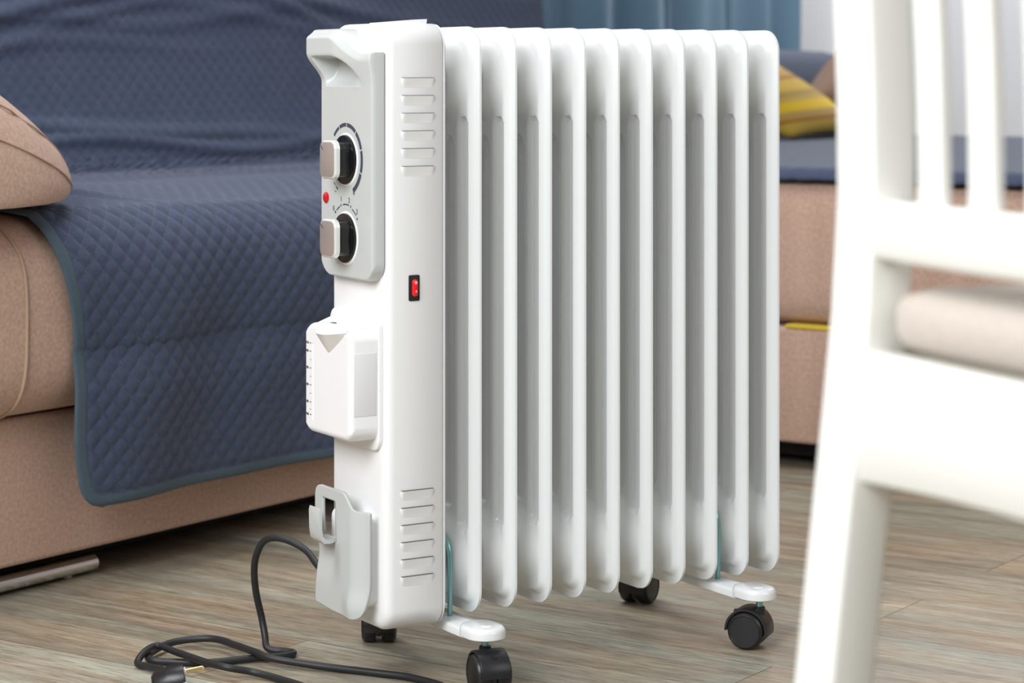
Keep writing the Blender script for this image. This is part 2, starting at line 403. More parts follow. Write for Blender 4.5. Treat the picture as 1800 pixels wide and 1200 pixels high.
def relief(name, y0, y1, zlo, zhi, hf, base_x, m, parent, ny=90, nz=160, hole=None, smooth=40):
    """raised panel on the end face; zlo/zhi give its outline, hf its height above base_x"""
    ys = y0 + (y1-y0)*(.5-.5*np.cos(np.linspace(0, PI, ny))*1.0) if False else np.linspace(y0, y1, ny)
    tt = np.linspace(0, 1, nz); lo = zlo(ys); hi = zhi(ys)
    Y = np.repeat(ys[None, :], nz, 0); Z = lo[None, :] + (hi-lo)[None, :]*tt[:, None]
    ed = np.minimum(np.minimum(Y-y0, y1-Y), np.minimum(Z-lo[None, :], hi[None, :]-Z))
    h = hf(Y, Z, ed)
    V = np.stack([base_x-h, Y, Z], -1).reshape(-1, 3); B = np.stack([np.full_like(Y, base_x), Y, Z], -1).reshape(-1, 3)
    nL = len(V); Fc = []
    for i in range(nz-1):
        for j in range(ny-1):
            a = i*ny+j; Fc.append((a, a+ny, a+ny+1, a+1))
    bd = [j for j in range(ny)] + [i*ny+ny-1 for i in range(1, nz)] + [(nz-1)*ny+j for j in range(ny-2, -1, -1)] + [i*ny for i in range(nz-2, 0, -1)]
    V = np.concatenate([V, B[bd]])
    for k in range(len(bd)):
        k2 = (k+1) % len(bd); Fc.append((bd[k], bd[k2], nL+k2, nL+k))
    Fc.append(tuple(nL+k for k in range(len(bd)))[::-1])
    return mesh_obj(name, V, Fc, m, parent, smooth)
def corner(ys, y0, y1, r0, r1):
    """how far a rounded corner lifts the outline at each y"""
    o = np.zeros_like(ys)
    a = np.clip(r0-(ys-y0), 0, r0); o += r0-np.sqrt(np.maximum(r0*r0-a*a, 0))
    a = np.clip(r1-(y1-ys), 0, r1); o += r1-np.sqrt(np.maximum(r1*r1-a*a, 0)); return o

# control panel with its carrying grip
py0, py1 = -.0015, .1095
def p_lo(y): return .4015 + corner(y, py0, py1, .016, .022)
def p_hi(y): return .6215 + .0235*sstep(.012, .062, y)
def p_h(Y, Z, ed):
    base = .0128*np.sqrt(np.clip(1-(1-np.clip(ed/.0022, 0, 1))**2, 0, 1))*.35 + .0128*.65
    top = p_hi(Y)
    yc_, zc_, rc_ = .058, .579, .0400
    dd = np.where(Y < yc_, np.sqrt((Y-yc_)**2+np.maximum(Z-zc_, 0)**2)-rc_, Z-zc_-rc_)
    th = np.arctan2(np.maximum(Z-zc_, 0), np.maximum(yc_-Y, 1e-6))/(PI/2)
    lip = .0168*sstep(.10, .95, th)*sstep(-.026, .0035, dd)
    lip *= 1-.50*sstep(-.0095, -.0002, Z-top)
    base = base + lip
    inside = 1-sstep(-.0030, -.0004, dd)
    inside = inside*(1-sstep(.0935, .100, Y))
    dpt = np.clip((Z-.5885)/(.6165-.5885), 0, 1)
    return np.maximum(base - inside*dpt*(.030), .0005)
relief('control_panel', py0, py1, p_lo, p_hi, p_h, XE, M['plastic_grey'], H, 150, 330, smooth=45)
XP = XE-.0128
# knobs, dials and lamp
def annulus_piece(V, Fc, cy, cz, r0, r1, a0, a1, w0=None, w1=None, x=XP-.00015, n=10):
    b0 = len(V)
    for i in range(n+1):
        a = math.radians(a0+(a1-a0)*i/n)
        for r in (r0, r1): V.append((x, cy-r*math.cos(a), cz+r*math.sin(a)))
    for i in range(n): Fc.append((b0+2*i, b0+2*i+1, b0+2*i+3, b0+2*i+2))
for cz, kind in ((.5172, 'heat'), (.4407, 'power')):
    disc('dial_ring', FE(.0540, cz, XP), .0262, [(0, 0), (.0005, .0006), (.0012, .0008)], M['plastic_white'], H)
    k = disc('control_knob', FE(.0540, cz, XP), .0243, [(0, .0009), (.0002, .0024), (.0012, .0030)], M['gloss_black'], H, n=56)
    k['label'] = 'upper thermostat knob' if kind == 'heat' else 'lower power knob'
    rrsolid('knob_grip', FE(.0525, cz, XP), .030, .034, .0075, [(0, .0028), (.0006, .016)], M['gloss_black'], k, n=8)
    rrsolid('knob_cap', FE(.0522, cz+.0005, XP-.0155), .0345, .0375, .0085, [(.001, 0), (0, .0006), (0, .0040), (.0006, .0052), (.0016, .0058)], M['silver_rim'], k, n=8)
    rrsolid('knob_face', FE(.0522, cz+.0005, XP-.0155), .0310, .0340, .0072, [(0, .0056), (.0002, .0060), (.0010, .0062)], M['silver'], k, n=8)
    V, Fc = [], []
    x = XP-.0155-.0064; yl, zl = .0522+.0112, cz+.0005+.0118
    for dy, dz in ((-.0004, .0014), (.0006, .0019), (.0002-.0028, -.0023+.0006), (-.0036, -.0018)): V.append((x, yl+dy, zl+dz))
    V = [(x, yl+.0012, zl+.0018), (x, yl+.0020, zl+.0010), (x, yl-.0022, zl-.0026), (x, yl-.0030, zl-.0018)]
    mesh_obj('pointer_mark', V, [(0, 1, 2, 3)], M['ink'], k, recalc=False)
V, Fc = [], []
cy, cz = .0540, .5172
for a0, a1, r0, r1 in ((-63, -22.5, .0312, .0362), (-20, 16, .0316, .0362), (18.5, 51, .0318, .0361), (53.5, 86, .0320, .0360), (88.5, 113, .0322, .0359), (115.5, 138, .0326, .0358), (232, 240, .0335, .0352), (222, 228, .0338, .0350)):
    V, Fc = [], []; annulus_piece(V, Fc, cy, cz, r0, r1, a0, a1); mesh_obj('scale_segment', V, Fc, M['ink'], H, recalc=False)
V, Fc = [], []
cz = .4407
for a0, a1, r0, r1 in ((107, 110, .0320, .0345), (70, 73, .0315, .0340), (37.5, 41, .0300, .0325), (131, 135, .0320, .0345), (113, 128, .0322, .0335), (78, 101, .0322, .0335), (46, 65, .0310, .0323)):
    V, Fc = [], []; annulus_piece(V, Fc, .0540, cz, r0, r1, a0, a1); mesh_obj('scale_segment', V, Fc, M['ink'], H, recalc=False)
UXE, UYE = (0, -1, 0), (0, 0, 1)
for s, y, z, sz in (('0', .0804, .4684, .0072), ('1', .0640, .4782, .0072), ('2', .0470, .4776, .0072), ('3', .0303, .4672, .0072), ('+', .0367, .4845, .0085), ('-', .0763, .4861, .0095)):
    text('dial_mark', s, sz, (XP-.0002, y, z), UXE, UYE, M['ink'], H)
disc('indicator_lamp', FE(.0967, .4783, XP), .0058, [(0, 0), (.0002, .0008), (.0016, .0019), (.0036, .0025)], M['red'], H, n=28)

# side vents and rocker switch
YS = -.004
def make_vent(name, xc, zt, wd=.0375, tilt=0.0):
    nu, nv = 34, 12; V, Fc = [], []; hgt = .0092
    for i in range(nv+1):
        v = i/nv
        for j in range(nu+1):
            u = j/nu
            ww = wd/2 - (.0045*(1-math.sqrt(max(0, 1-v*v)))) 
            xx = xc - ww + 2*ww*u
            edge = min(u, 1-u)*wd
            side = 1-(1-min(1, edge/.0045))**2
            p = .0026*(1-v)**1.15*(math.sqrt(max(side, 0)))
            V.append((xx, YS-p-.0001, zt-hgt*v))
    for i in range(nv):
        for j in range(nu):
            a = i*(nu+1)+j; Fc.append((a, a+1, a+nu+2, a+nu+1))
    return mesh_obj(name, V, Fc, M['housing'], H, 70, recalc=False)
def make_slit(xc, zt, vent, wd=.0365):
    o = mesh_obj('vent_slit', [(xc-wd/2, YS-.0002, zt-.0002), (xc+wd/2, YS-.0002, zt-.0002), (xc+wd/2-.001, YS-.0002, zt+.0006), (xc-wd/2+.001, YS-.0002, zt+.0006),
                               (xc-wd/2+.0015, YS-.0023, zt-.0002), (xc+wd/2-.0015, YS-.0023, zt-.0002)], [(0, 1, 2, 3), (0, 4, 5, 1)], M['slot'], vent, recalc=False)
    return o
for k in range(6):
    z = .5968-.01705*k; v = make_vent('vent_louver', -.0725, z); make_slit(-.0725, z, v)
for k in range(6):
    z = .1995-.0165*k; v = make_vent('vent_louver', -.0732, z); make_slit(-.0732, z, v)
sw = rrsolid('power_switch', SD(-.0768, .3945, YS), .0118, .0250, .0014, rounded(.0004, .0010), M['black'], H, n=4)
rk = rrsolid('switch_rocker', SD(-.0765, .3945, YS-.0008), .0060, .0168, .0029, [(0, 0), (0, .0012), (.0004, .0022), (.0012, .0028)], M['red_rocker'], sw, n=8)
V, Fc = [], []
for i in range(20):
    a = 2*PI*i/20
    for r in (.0007, .0014): V.append((-.0765+r*math.cos(a), YS-.0038, .3998+r*math.sin(a)))
for i in range(20): Fc.append((2*i, 2*i+1, (2*i+3) % 40, (2*i+2) % 40))
mesh_obj('switch_mark', V, Fc, M['ink_white'], sw, recalc=False)
mesh_obj('switch_mark', [(-.0768, YS-.0038, .3902), (-.0760, YS-.0038, .3902), (-.0757, YS-.0038, .3926), (-.0765, YS-.0038, .3926)], [(0, 1, 2, 3)], M['ink_white'], sw, recalc=False)

# top tab on the housing
mesh_obj('top_tab', [(-.100, .016, .6496), (-.052, .016, .6496), (-.052, .044, .6496), (-.100, .044, .6496), (-.100, .016, .6506), (-.0515, .016, .6545), (-.0515, .044, .6545), (-.100, .044, .6506)],
         [(0, 1, 2, 3), (4, 5, 6, 7), (0, 1, 5, 4), (1, 2, 6, 5), (2, 3, 7, 6), (3, 0, 4, 7)], M['plastic_white'], H)

# water container hung on its backplate
rrsolid('container_backplate', FE(.0545, .3035, XE+.0005), .105, .131, .012, rounded(.0012, .0045), M['plastic_white'], H, n=8)
cx0 = XE-.004
ct = empty('water_container'); ct.parent = H
def c_lo(y): return .2485 + corner(y, .003, .1035, .013, .014)
def c_hi(y): return .3545 - corner(y, .003, .1035, .010, .015) + .012*np.sin(np.clip((y-.003)/.1005, 0, 1)*PI)*.3
def c_h(Y, Z, ed):
    top = .3545
    h = .0300*(.80+.20*np.sqrt(np.clip(1-(1-np.clip(ed/.006, 0, 1))**2, 0, 1)))
    # groove along the water scale
    g = np.sqrt((Y-.0835)**2 + np.maximum(np.abs(Z-.299)-.036, 0)**2)
    h = h - .0022*(1-sstep(.0004, .0018, g))
    return h
cb = relief('container_body', .003, .1035, c_lo, c_hi, c_h, cx0, M['plastic_white'], ct, 150, 200, smooth=50)
ct_obj = cb
# replace the grouping empty: the body is the part, everything else hangs from it
cb.parent = H; cb.name = 'water_container'; bpy.data.objects.remove(ct)
# sloping shoulder at the back of the lid
mesh_obj('container_lid', [(cx0-.0285, .012, .352), (cx0-.0285, .095, .352), (cx0+.0015, .100, .3615), (cx0+.0015, .010, .3615), (cx0-.0285, .012, .345), (cx0-.0285, .095, .345), (cx0+.0015, .100, .345), (cx0+.0015, .010, .345)],
         [(0, 1, 2, 3), (4, 5, 6, 7), (0, 1, 5, 4), (1, 2, 6, 5), (2, 3, 7, 6), (3, 0, 4, 7)], M['plastic_white'], cb)
# pouring lip: a beak with a curved top edge
V, Fc = [], []
nb = 14
for i in range(nb+1):
    u = i/nb; y = .0125+.066*u
    out = .0068*math.sin(PI*u)**.7
    zt = .3530-.0055*u - .0015*math.sin(PI*u)
    V.append((cx0-.0295-out, y, zt))
for i in range(nb+1):
    u = i/nb; y = .0125+.066*u; V.append((cx0-.0275, y, .3560-.004*u))
for i in range(nb+1):
    u = i/nb; y = .0125+.066*u
    ty = .0490; s = abs(y-ty)/.036; zz = .3295+.0215*min(1, s)**1.05
    V.append((cx0-.0299, y*.42+ty*.58 if False else y, zz))
n1_ = nb+1
for i in range(nb):
    Fc.append((i, i+1, n1_+i+1, n1_+i)); Fc.append((i, 2*n1_+i, 2*n1_+i+1, i+1))
beak = mesh_obj('pouring_lip', V, Fc, M['plastic_white'], cb, 35, recalc=False, mats=[M['plastic_shaded']])
for i, p in enumerate(beak.data.polygons): p.material_index = i % 2  # underside faces take the darker tone, shade put into the colour
disc('lid_hole', lambda u, v, d: (cx0-.0215-v*1.0, .0560-u, .3580+d-v*.28), .0058, [(0, 0), (0, .0004)], M['slot'], cb, n=20, ry=.0022)
# side label recess
bxv((cx0-.0262, .0026, .2735), (cx0-.002, .0040, .3335), .0003, M['plastic_label'], 'side_grip', cb)
for s, z, big in (('MAX', .3362, 1), ('400', .3281, 1), ('', .3197, 0), ('300', .3116, 1), ('', .3031, 0), ('200', .295, 1), ('', .2866, 0), ('100', .2782, 1), ('', .2709, 0), ('MIN', .2658, 1)):
    yy = .0893; x = cx0-.0302; wdt = .0018 if big else .0010
    mesh_obj('scale_mark', [(x, yy-wdt, z-.00045), (x, yy-wdt, z+.00045), (x, yy+wdt*.6, z+.00045), (x, yy+wdt*.6, z-.00045)], [(0, 1, 2, 3)], M['ink'], cb, recalc=False)
    if s: text('scale_number', s, .0036, (cx0-.0303, .0958, z), UXE, UYE, M['ink'], cb)

# cord bracket
def make_bracket():
    ny, nz = 56, 96; y0, y1 = .0055, .1045
    ys = np.linspace(y0, y1, ny)
    hi = .1795 + .0155*sstep(.020, .046, ys) - corner(ys, y0, y1, .001, .012)
    lo = .0755 + corner(ys, y0, y1, .020, .003) + .002*sstep(.06, .1, ys)
    tt = np.linspace(0, 1, nz); Y = np.repeat(ys[None, :], nz, 0); Z = lo[None, :]+(hi-lo)[None, :]*tt[:, None]
    X = np.full_like(Y, -.128)
    X -= .006*sstep(.030, .020, Y) * -1 * 0
    X += .009*(1-sstep(.004, .030, Y))                                    # the near edge sweeps back
    X += .0045*np.exp(-((Z-.128)/.022)**2)*sstep(.045, .075, Y)            # thumb hollow
    X -= .004*np.exp(-((Z-.086)/.014)**2)*(1-sstep(.02, .05, Y))
    hy0, hy1, hz0, hz1 = .060, .088, .143, .184
    V = np.stack([X, Y, Z], -1).reshape(-1, 3); Fc = []
    for i in range(nz-1):
        for j in range(ny-1):
            yc, zc = Y[i:i+2, j:j+2].mean(), Z[i:i+2, j:j+2].mean()
            if hy0 < yc < hy1 and hz0 < zc < hz1: continue
            a = i*ny+j; Fc.append((a, a+ny, a+ny+1, a+1))
    o = mesh_obj('cord_bracket', V, Fc, M['plastic_grey'], H, 60, recalc=False)
    md = o.modifiers.new('thickness', 'SOLIDIFY'); md.thickness = .0034; md.offset = 0
    return o
brk = make_bracket()
# hook tab growing out of the bottom of the opening
V = []
prof = [(-.1265, .1440), (-.133, .1418), (-.1405, .1425), (-.1440, .1470), (-.1450, .1560), (-.1455, .1740), (-.1445, .1775), (-.1425, .1765), (-.1425, .1560), (-.1415, .1500), (-.1385, .1465), (-.133, .1458), (-.1265, .1475)]
loops = []
for yy, s in ((.0622, .94), (.0628, 1), (.0852, 1), (.0858, .94)):
    cxx = sum(p[0] for p in prof)/len(prof); czz = sum(p[1] for p in prof)/len(prof)
    loops.append([(p[0], yy, p[1]+(0 if s == 1 else (czz-p[1])*.03)) for p in prof])
loft('cord_hook', loops, M['plastic_grey'], brk, 50)
rrsolid('bracket_mount', FE(.050, .130, XE+.001), .072, .088, .010, rounded(.003, .0145), M['plastic_white'], H, n=6)

# feet: cross plates, U bolts, casters
def make_foot(x, sgn_front):
    f = empty('foot'); f.parent = H
    return f
def foot_plate(x):
    p = rrsolid('foot_plate', UP(x, .068, .0560), .031, .200, .006, [(.0012, 0), (0, .0008), (0, .0065), (.0008, .0085), (.0025, .0096)], M['enamel'], H, n=6)
    for yc in (-.0385, .1750):
        rrsolid('foot_lobe', UP(x, yc, .0586), .039, .050, .0193, [(.0012, 0), (0, .0010), (0, .0065), (.0007, .0090), (.0022, .0108), (.0040, .0114)], M['enamel'], p, n=10)
    return p
def make_caster(x, y, rz, name='caster'):
    c = empty(name, (x, y, 0), rz); c.parent = H
    # wheel axis along local X; the wheels trail towards local -Y
    ty, az, wr, hr = -.011, .0272, .0192, .0226
    for s in (-1, 1):
        fr = lambda u, v, d, s=s: (s*(.0032+d*1.25), ty+u, az+v)
        disc('wheel', fr, wr, [(.0015, 0), (0, .0012), (0, .0085), (.0010, .0105), (.0030, .0116), (.0038, .0110), (.014, .0116)], M['black'], c, n=40)
    V, Fc = [], []; na = 28
    for i in range(na+1):
        a = math.radians(-14+196*i/na)
        for xx, r in ((-.0150, hr-.0004), (-.0140, hr), (.0140, hr), (.0150, hr-.0004), (.0150, hr-.0022), (-.0150, hr-.0022)):
            V.append((xx, ty+r*math.cos(a), az+r*math.sin(a)))
    for i in range(na):
        for j in range(6):
            a = i*6+j; b_ = i*6+(j+1) % 6; Fc.append((a, b_, b_+6, a+6))
    Fc.append(tuple(range(6))); Fc.append(tuple(na*6+j for j in range(6)))
    mesh_obj('hood', V, Fc, M['black'], c, 40)
    bxv((-.0028, ty-.016, .016), (.0028, .003, .046), .001, M['black'], 'fork', c)
    disc('socket', lambda u, v, d: (u, v, .034+d), .0060, [(0, 0), (0, .0160), (.001, .0170)], M['black'], c, n=20)
    disc('stem', lambda u, v, d: (u, v, .046+d), .0036, [(0, 0), (0, .0140)], M['zinc'], c, n=16)
    return c
for x, (r1, r2) in ((-.0204, (28, -12)), (.306, (-42, -130))):
    foot_plate(x)
    disc('stem_cap', UP(x, -.046, .0698), .0065, [(0, 0), (.0008, .0008), (.003, .0013)], M['enamel'], H, n=20)
    disc('stem_cap', UP(x, .175, .0698), .0065, [(0, 0), (.0008, .0008), (.003, .0013)], M['enamel'], H, n=20)
    arc = [(x, .0255, .058), (x, .0255, .085), (x, .0255, .112)] + [(x, YC-.029*math.cos(a), .120+.029*math.sin(a)) for a in [PI*i/8 for i in range(1, 8)]] + [(x, .0835, .112), (x, .0835, .085), (x, .0835, .058)]
    tube('u_bolt', arc, .0026, M['zinc'], H, n=12, k=6)
CAST = []
def local_rot(axis_deg): return math.radians(axis_deg)
make_caster(-.0204, -.0435, 0)       # rotations set below
make_caster(.306, -.0470, 0)
make_caster(-.0240, .170, 0)
make_caster(.306, .183, 0)
cs = [o for o in bpy.data.objects if o.name.startswith('caster')]
for o, a in zip(sorted(cs, key=lambda o: o.name), (-10.4, 217.3, 149, 120)): o.rotation_euler = (0, 0, math.radians(a))

# power cord and plug
cord = [(-.1085, .066, .100), (-.1130, .083, .0985), (-.1178, .1060, .1030), (-.1188, .1232, .1102), (-.1205, .142, .1197), (-.128, .1584, .1263), (-.137, .1755, .1289), (-.1442, .1915, .124), (-.1486, .2, .1102), (-.149, .2061, .0928), (-.1454, .2097, .0683), (-.1395, .2090, .0420), (-.1390, .2020, .0250), (-.1410, .1935, .0150),
        (-.1365, .1865, .0122), (-.1296, .1800, .012), (-.1232, .1670, .012), (-.1361, .1613, .012), (-.1714, .1668, .0125), (-.2138, .1761, .012), (-.2422, .1958, .012), (-.2592, .2092, .013), (-.2550, .2287, .014), (-.2241, .2526, .016), (-.1977, .2496, .018), (-.1793, .2337, .019), (-.1734, .1969, .0195), (-.1687, .1589, .0200), (-.1610, .1351, .018), (-.1262, .1033, .013), (-.0920, .0592, .012), (-.0649, .0153, .012), (-.0599, -.0436, .012), (-.1209, -.0876, .012), (-.1572, -.0318, .012), (-.1744, .0613, .012), (-.1922, .1077, .014), (-.2184, .1170, .0205), (-.2279, .1463, .0205), (-.2385, .1974, .021), (-.2459, .2269, .022), (-.2632, .2190, .020), (-.2764, .2058, .013), (-.2720, .1880, .013), (-.2680, .1700, .014), (-.2665, .1500, .015), (-.2690, .1210, .019)]
tube('power_cord', cord, .0036, M['rubber'], H, n=12, k=8)
pl = Vector((-.2920, .0700, .0255)); pdir = Vector((.93, -.36, .16)).normalized()   # where the pins point
pu = Vector((0, 0, 1)); pu = (pu-pdir*pu.dot(pdir)).normalized(); ps = pdir.cross(pu)
def PF(cu=0, cv=0, d0=0): return lambda u, v, d: tuple(pl + ps*(u+cu) + pu*(v+cv) + pdir*(d+d0))
plug = rrsolid('plug', PF(), .035, .035, .016, [(.007, -.022), (.0035, -.019), (.002, -.010), (0, -.006), (0, .0085), (.0006, .009)], M['black'], H, n=8)
for s in (-1, 1):
    disc('pin', PF(0, s*.0095, 0), .0024, [(0, .008), (0, .0265), (.0008, .0280)], M['brass'], plug, n=16)
    disc('pin_collar', PF(0, s*.0095, 0), .0040, [(0, .0088), (0, .0106), (.0006, .0110)], M['plastic_white'], plug, n=20)
    rrsolid('earth_clip', PF(s*.0160, 0, 0), .0030, .0075, .0005, [(0, -.003), (0, .0095)], M['silver_rim'], plug, n=2)
tube('cable_sleeve', [tuple(pl-pdir*.012+pu*.006-ps*.004), tuple(pl-pdir*.011+pu*.004-ps*.016), (-.2780, .1020, .0225), (-.2700, .1170, .0195)], [.0095, .0050], M['rubber'], plug, n=14)

# ------------------------------------------------------------------ sofa
SO = empty('corner_sofa', O0, ANG, 'beige corner sofa with chrome base rail standing behind the white heater', 'sofa')
XR, XL, XE2, YB = 1.146, -.95, 3.0, .52
def softbox(name, lo, hi, r, m, parent, puff=0.0, n=10, seg=(24, 16, 10)):
    """a cushion: box with generously rounded edges and slightly crowned faces"""
    lo, hi = np.array(lo, float), np.array(hi, float); c = (lo+hi)/2; hf = (hi-lo)/2
    bm = bmesh.new(); bmesh.ops.create_cube(bm, size=2)
    bmesh.ops.subdivide_edges(bm, edges=bm.edges[:], cuts=n, use_grid_fill=True)
    for v in bm.verts:
        p = np.array(v.co[:]);
        # concentrate the cuts near the edges
        p = np.sign(p)*np.abs(np.sin(p*PI/2))**.9
        q = p*hf; inner = np.maximum(hf-r, 0); cl = np.clip(q, -inner, inner); d = q-cl; L_ = np.linalg.norm(d)
        if L_ > 1e-9 and (np.abs(p) > .999).sum() >= 1:
            dn = d/L_; q = cl+dn*r
        if puff:
            pp = q/hf
            for ax in range(3):
                o1, o2 = [k for k in range(3) if k != ax]
                if abs(pp[ax]) > .9: q[ax] += np.sign(q[ax])*puff*(1-pp[o1]**2)*(1-pp[o2]**2)
        v.co = Vector(c+q)
    bmesh.ops.recalc_face_normals(bm, faces=bm.faces)
    me = bpy.data.meshes.new(name); bm.to_mesh(me); bm.free(); me.materials.append(m); me.shade_smooth()
    o = bpy.data.objects.new(name, me); COL.objects.link(o)
    if parent is not None: o.parent = parent
    return o
bxv((XL, .018, .047), (XR+.002, .95, .214), .006, M['sofa'], 'base', SO, 3)
bxv((XR, -1.35, .05), (XE2, .95, .222), .006, M['sofa'], 'base', SO, 3)
bxv((XL+.02, .10, .02), (XE2-.05, .9, .051), 0, M['under_shade'], 'under_sofa_shade', SO)  # black block painted in as the shadow under the sofa
bxv((XR+.07, -1.3, .02), (XE2-.05, .12, .051), 0, M['under_shade'], 'under_sofa_shade', SO)  # same painted shadow under the corner section
def seat_profile(name, x0, x1, lr=.03):
    """long seat cushion with a bulging rolled front, lofted along x"""
    prof = []
    ybk = .56
    for t in np.linspace(0, 1, 30):
        a = PI/2 + PI*t
        prof.append((.072 + .105*math.copysign(abs(math.cos(a))**.62, math.cos(a)), (.334 + (.1095 if a < PI else .120)*math.copysign(abs(math.sin(a))**(.78 if a < PI else .5), math.sin(a)))))
    prof = [(ybk, .445)] + [(y_, .445) for y_ in (.4, .25, .14)] + prof + [(y_, .2145) for y_ in (.2, .4)] + [(ybk, .2145)]
    loops = []
    for x, s, dz in ((x0, .90, 0), (x0+lr*.3, .965, 0), (x0+lr, 1, 0), (-.09, 1, 0), (.05, 1, .012), (x1-lr, 1, .026), (x1-lr*.3, .965, .026), (x1, .90, .026)):
        loops.append([(x, .28+(y_-.28)*(1-(1-s)*.35), .338+(z_-.338)*s - (dz if z_ > .40 else 0)) for y_, z_ in prof])
    return loft(name, loops, M['sofa'], SO, 60)
s2 = seat_profile('seat_cushion', XL, XR-.01, .012)
softbox('seat_cushion', (XR, -1.36, .226), (XE2, .56, .447), .035, M['sofa'], SO)
bxv((XR-.001, -.40, .2215), (XR+.10, -.29, .2270), .001, M['yellow'], 'cloth_strip', SO)
# reclined back behind the seat
def back_block(name, x0, x1, ztop, m):
    loops = []
    pr = [(.56, .44), (.60, .60), (.66, ztop-.04), (.70, ztop), (.78, ztop), (.84, ztop-.05), (.90, .40), (.93, .22), (.55, .22)]
    for x, s in ((x0, .97), (x0+.02, 1), (x1-.02, 1), (x1, .97)):
        loops.append([(x, .7+(y_-.7)*s, .5+(z_-.5)*s) for y_, z_ in pr])
    return loft(name, loops, m, SO, 60)
back_block('backrest', XL, 1.745, .84, M['sofa'])
back_block('backrest', 1.88, XE2, .60, M['sofa'])
rail = disc('base_rail', lambda u, v, d: (XL+.05+d, .050+u, .0215+v), .0092, [(.0015, 0), (0, .0015), (0, .9385), (.0015, .940)], M['chrome'], SO, n=28)
for x in (-.75, .005): disc('rail_foot', lambda u, v, d, x=x: (x+u, .060+v, .008+d), .006, [(0, 0), (0, .010)], M['plastic_label'], rail, n=20)
# piping on the seam of the cushion
pip = []
for t in np.linspace(.10, .93, 22):
    a = PI/2+PI*t; sn = math.sin(a)
    pip.append((-.148-.020*max(0, .35-t)/.35, .0715 - .1055*abs(math.cos(a))**.62, .334 + (.1100 if a < PI else .1205)*math.copysign(abs(sn)**(.78 if a < PI else .5), sn)))
tube('seam_piping', pip, .0022, M['piping'], SO, n=8, k=3)

# bolster cushion at the left end
def bolster():
    pr = [(-.60, .4595), (-.30, .457), (-.12, .456), (-.055, .457), (-.036, .463), (-.030, .475), (-.032, .490), (-.042, .506), (-.056, .522), (-.080, .542), (-.110, .563), (-.16, .592), (-.25, .630), (-.40, .665), (-.60, .68)]
    P_ = [Vector((p[0], 0, p[1])) for p in pr]
    pts = catmull(P_, 4); c = Vector((-.36, 0, .54))
    def ring(y, s): return [tuple(Vector((c.x+(p.x-c.x)*s, y, .459+(p.z-.459)*(s if p.z > .459 else 1)))) for p in pts]
    loops = []
    spec = [(-.072, .05), (-.070, .35), (-.060, .60), (-.042, .78), (-.018, .895), (-.004, .935), (.002, .95), (.010, .968), (.035, .990), (.060, 1.0), (.20, 1.0), (.36, .98), (.44, .9), (.47, .7), (.475, .3)]
    for y, s in spec: loops.append(ring(y, s))
    o = loft('bolster_cushion', loops, M['sofa'], None, 60)
    o.location = O0; o.rotation_euler = (0, 0, ANG)
    tag(o, 'beige stitched bolster cushion lying on the left end of the sofa seat', 'cushion')
    def surf_y(x, z):
        ang = math.atan2(z-.459, x+.36); best = None
        for p in pts:
            if p.z < .4605: continue
            a = math.atan2(p.z-.459, p.x+.36)
            if best is None or abs(a-ang) < best[0]: best = (abs(a-ang), math.hypot(p.x+.36, p.z-.459))
        s_ = min(.999, math.hypot(x+.36, z-.459)/best[1])
        return float(np.interp(s_, [q[1] for q in spec[:10]], [q[0] for q in spec[:10]]))
    for cv in ([(-.40, .630), (-.30, .606), (-.22, .580), (-.16, .557), (-.11, .533), (-.07, .513), (-.048, .498), (-.036, .487)],
               [(-.40, .566), (-.30, .552), (-.22, .533), (-.16, .515), (-.11, .496), (-.073, .480), (-.055, .469), (-.046, .4635)]):
        fine = catmull([Vector((a, 0, b_)) for a, b_ in cv], 5)
        tube('stitched_seam', [(p.x, surf_y(p.x, p.z)-.0009, p.z) for p in fine[::2]], .0011, M['piping'], o, n=8, k=3)
    return o
bolster()

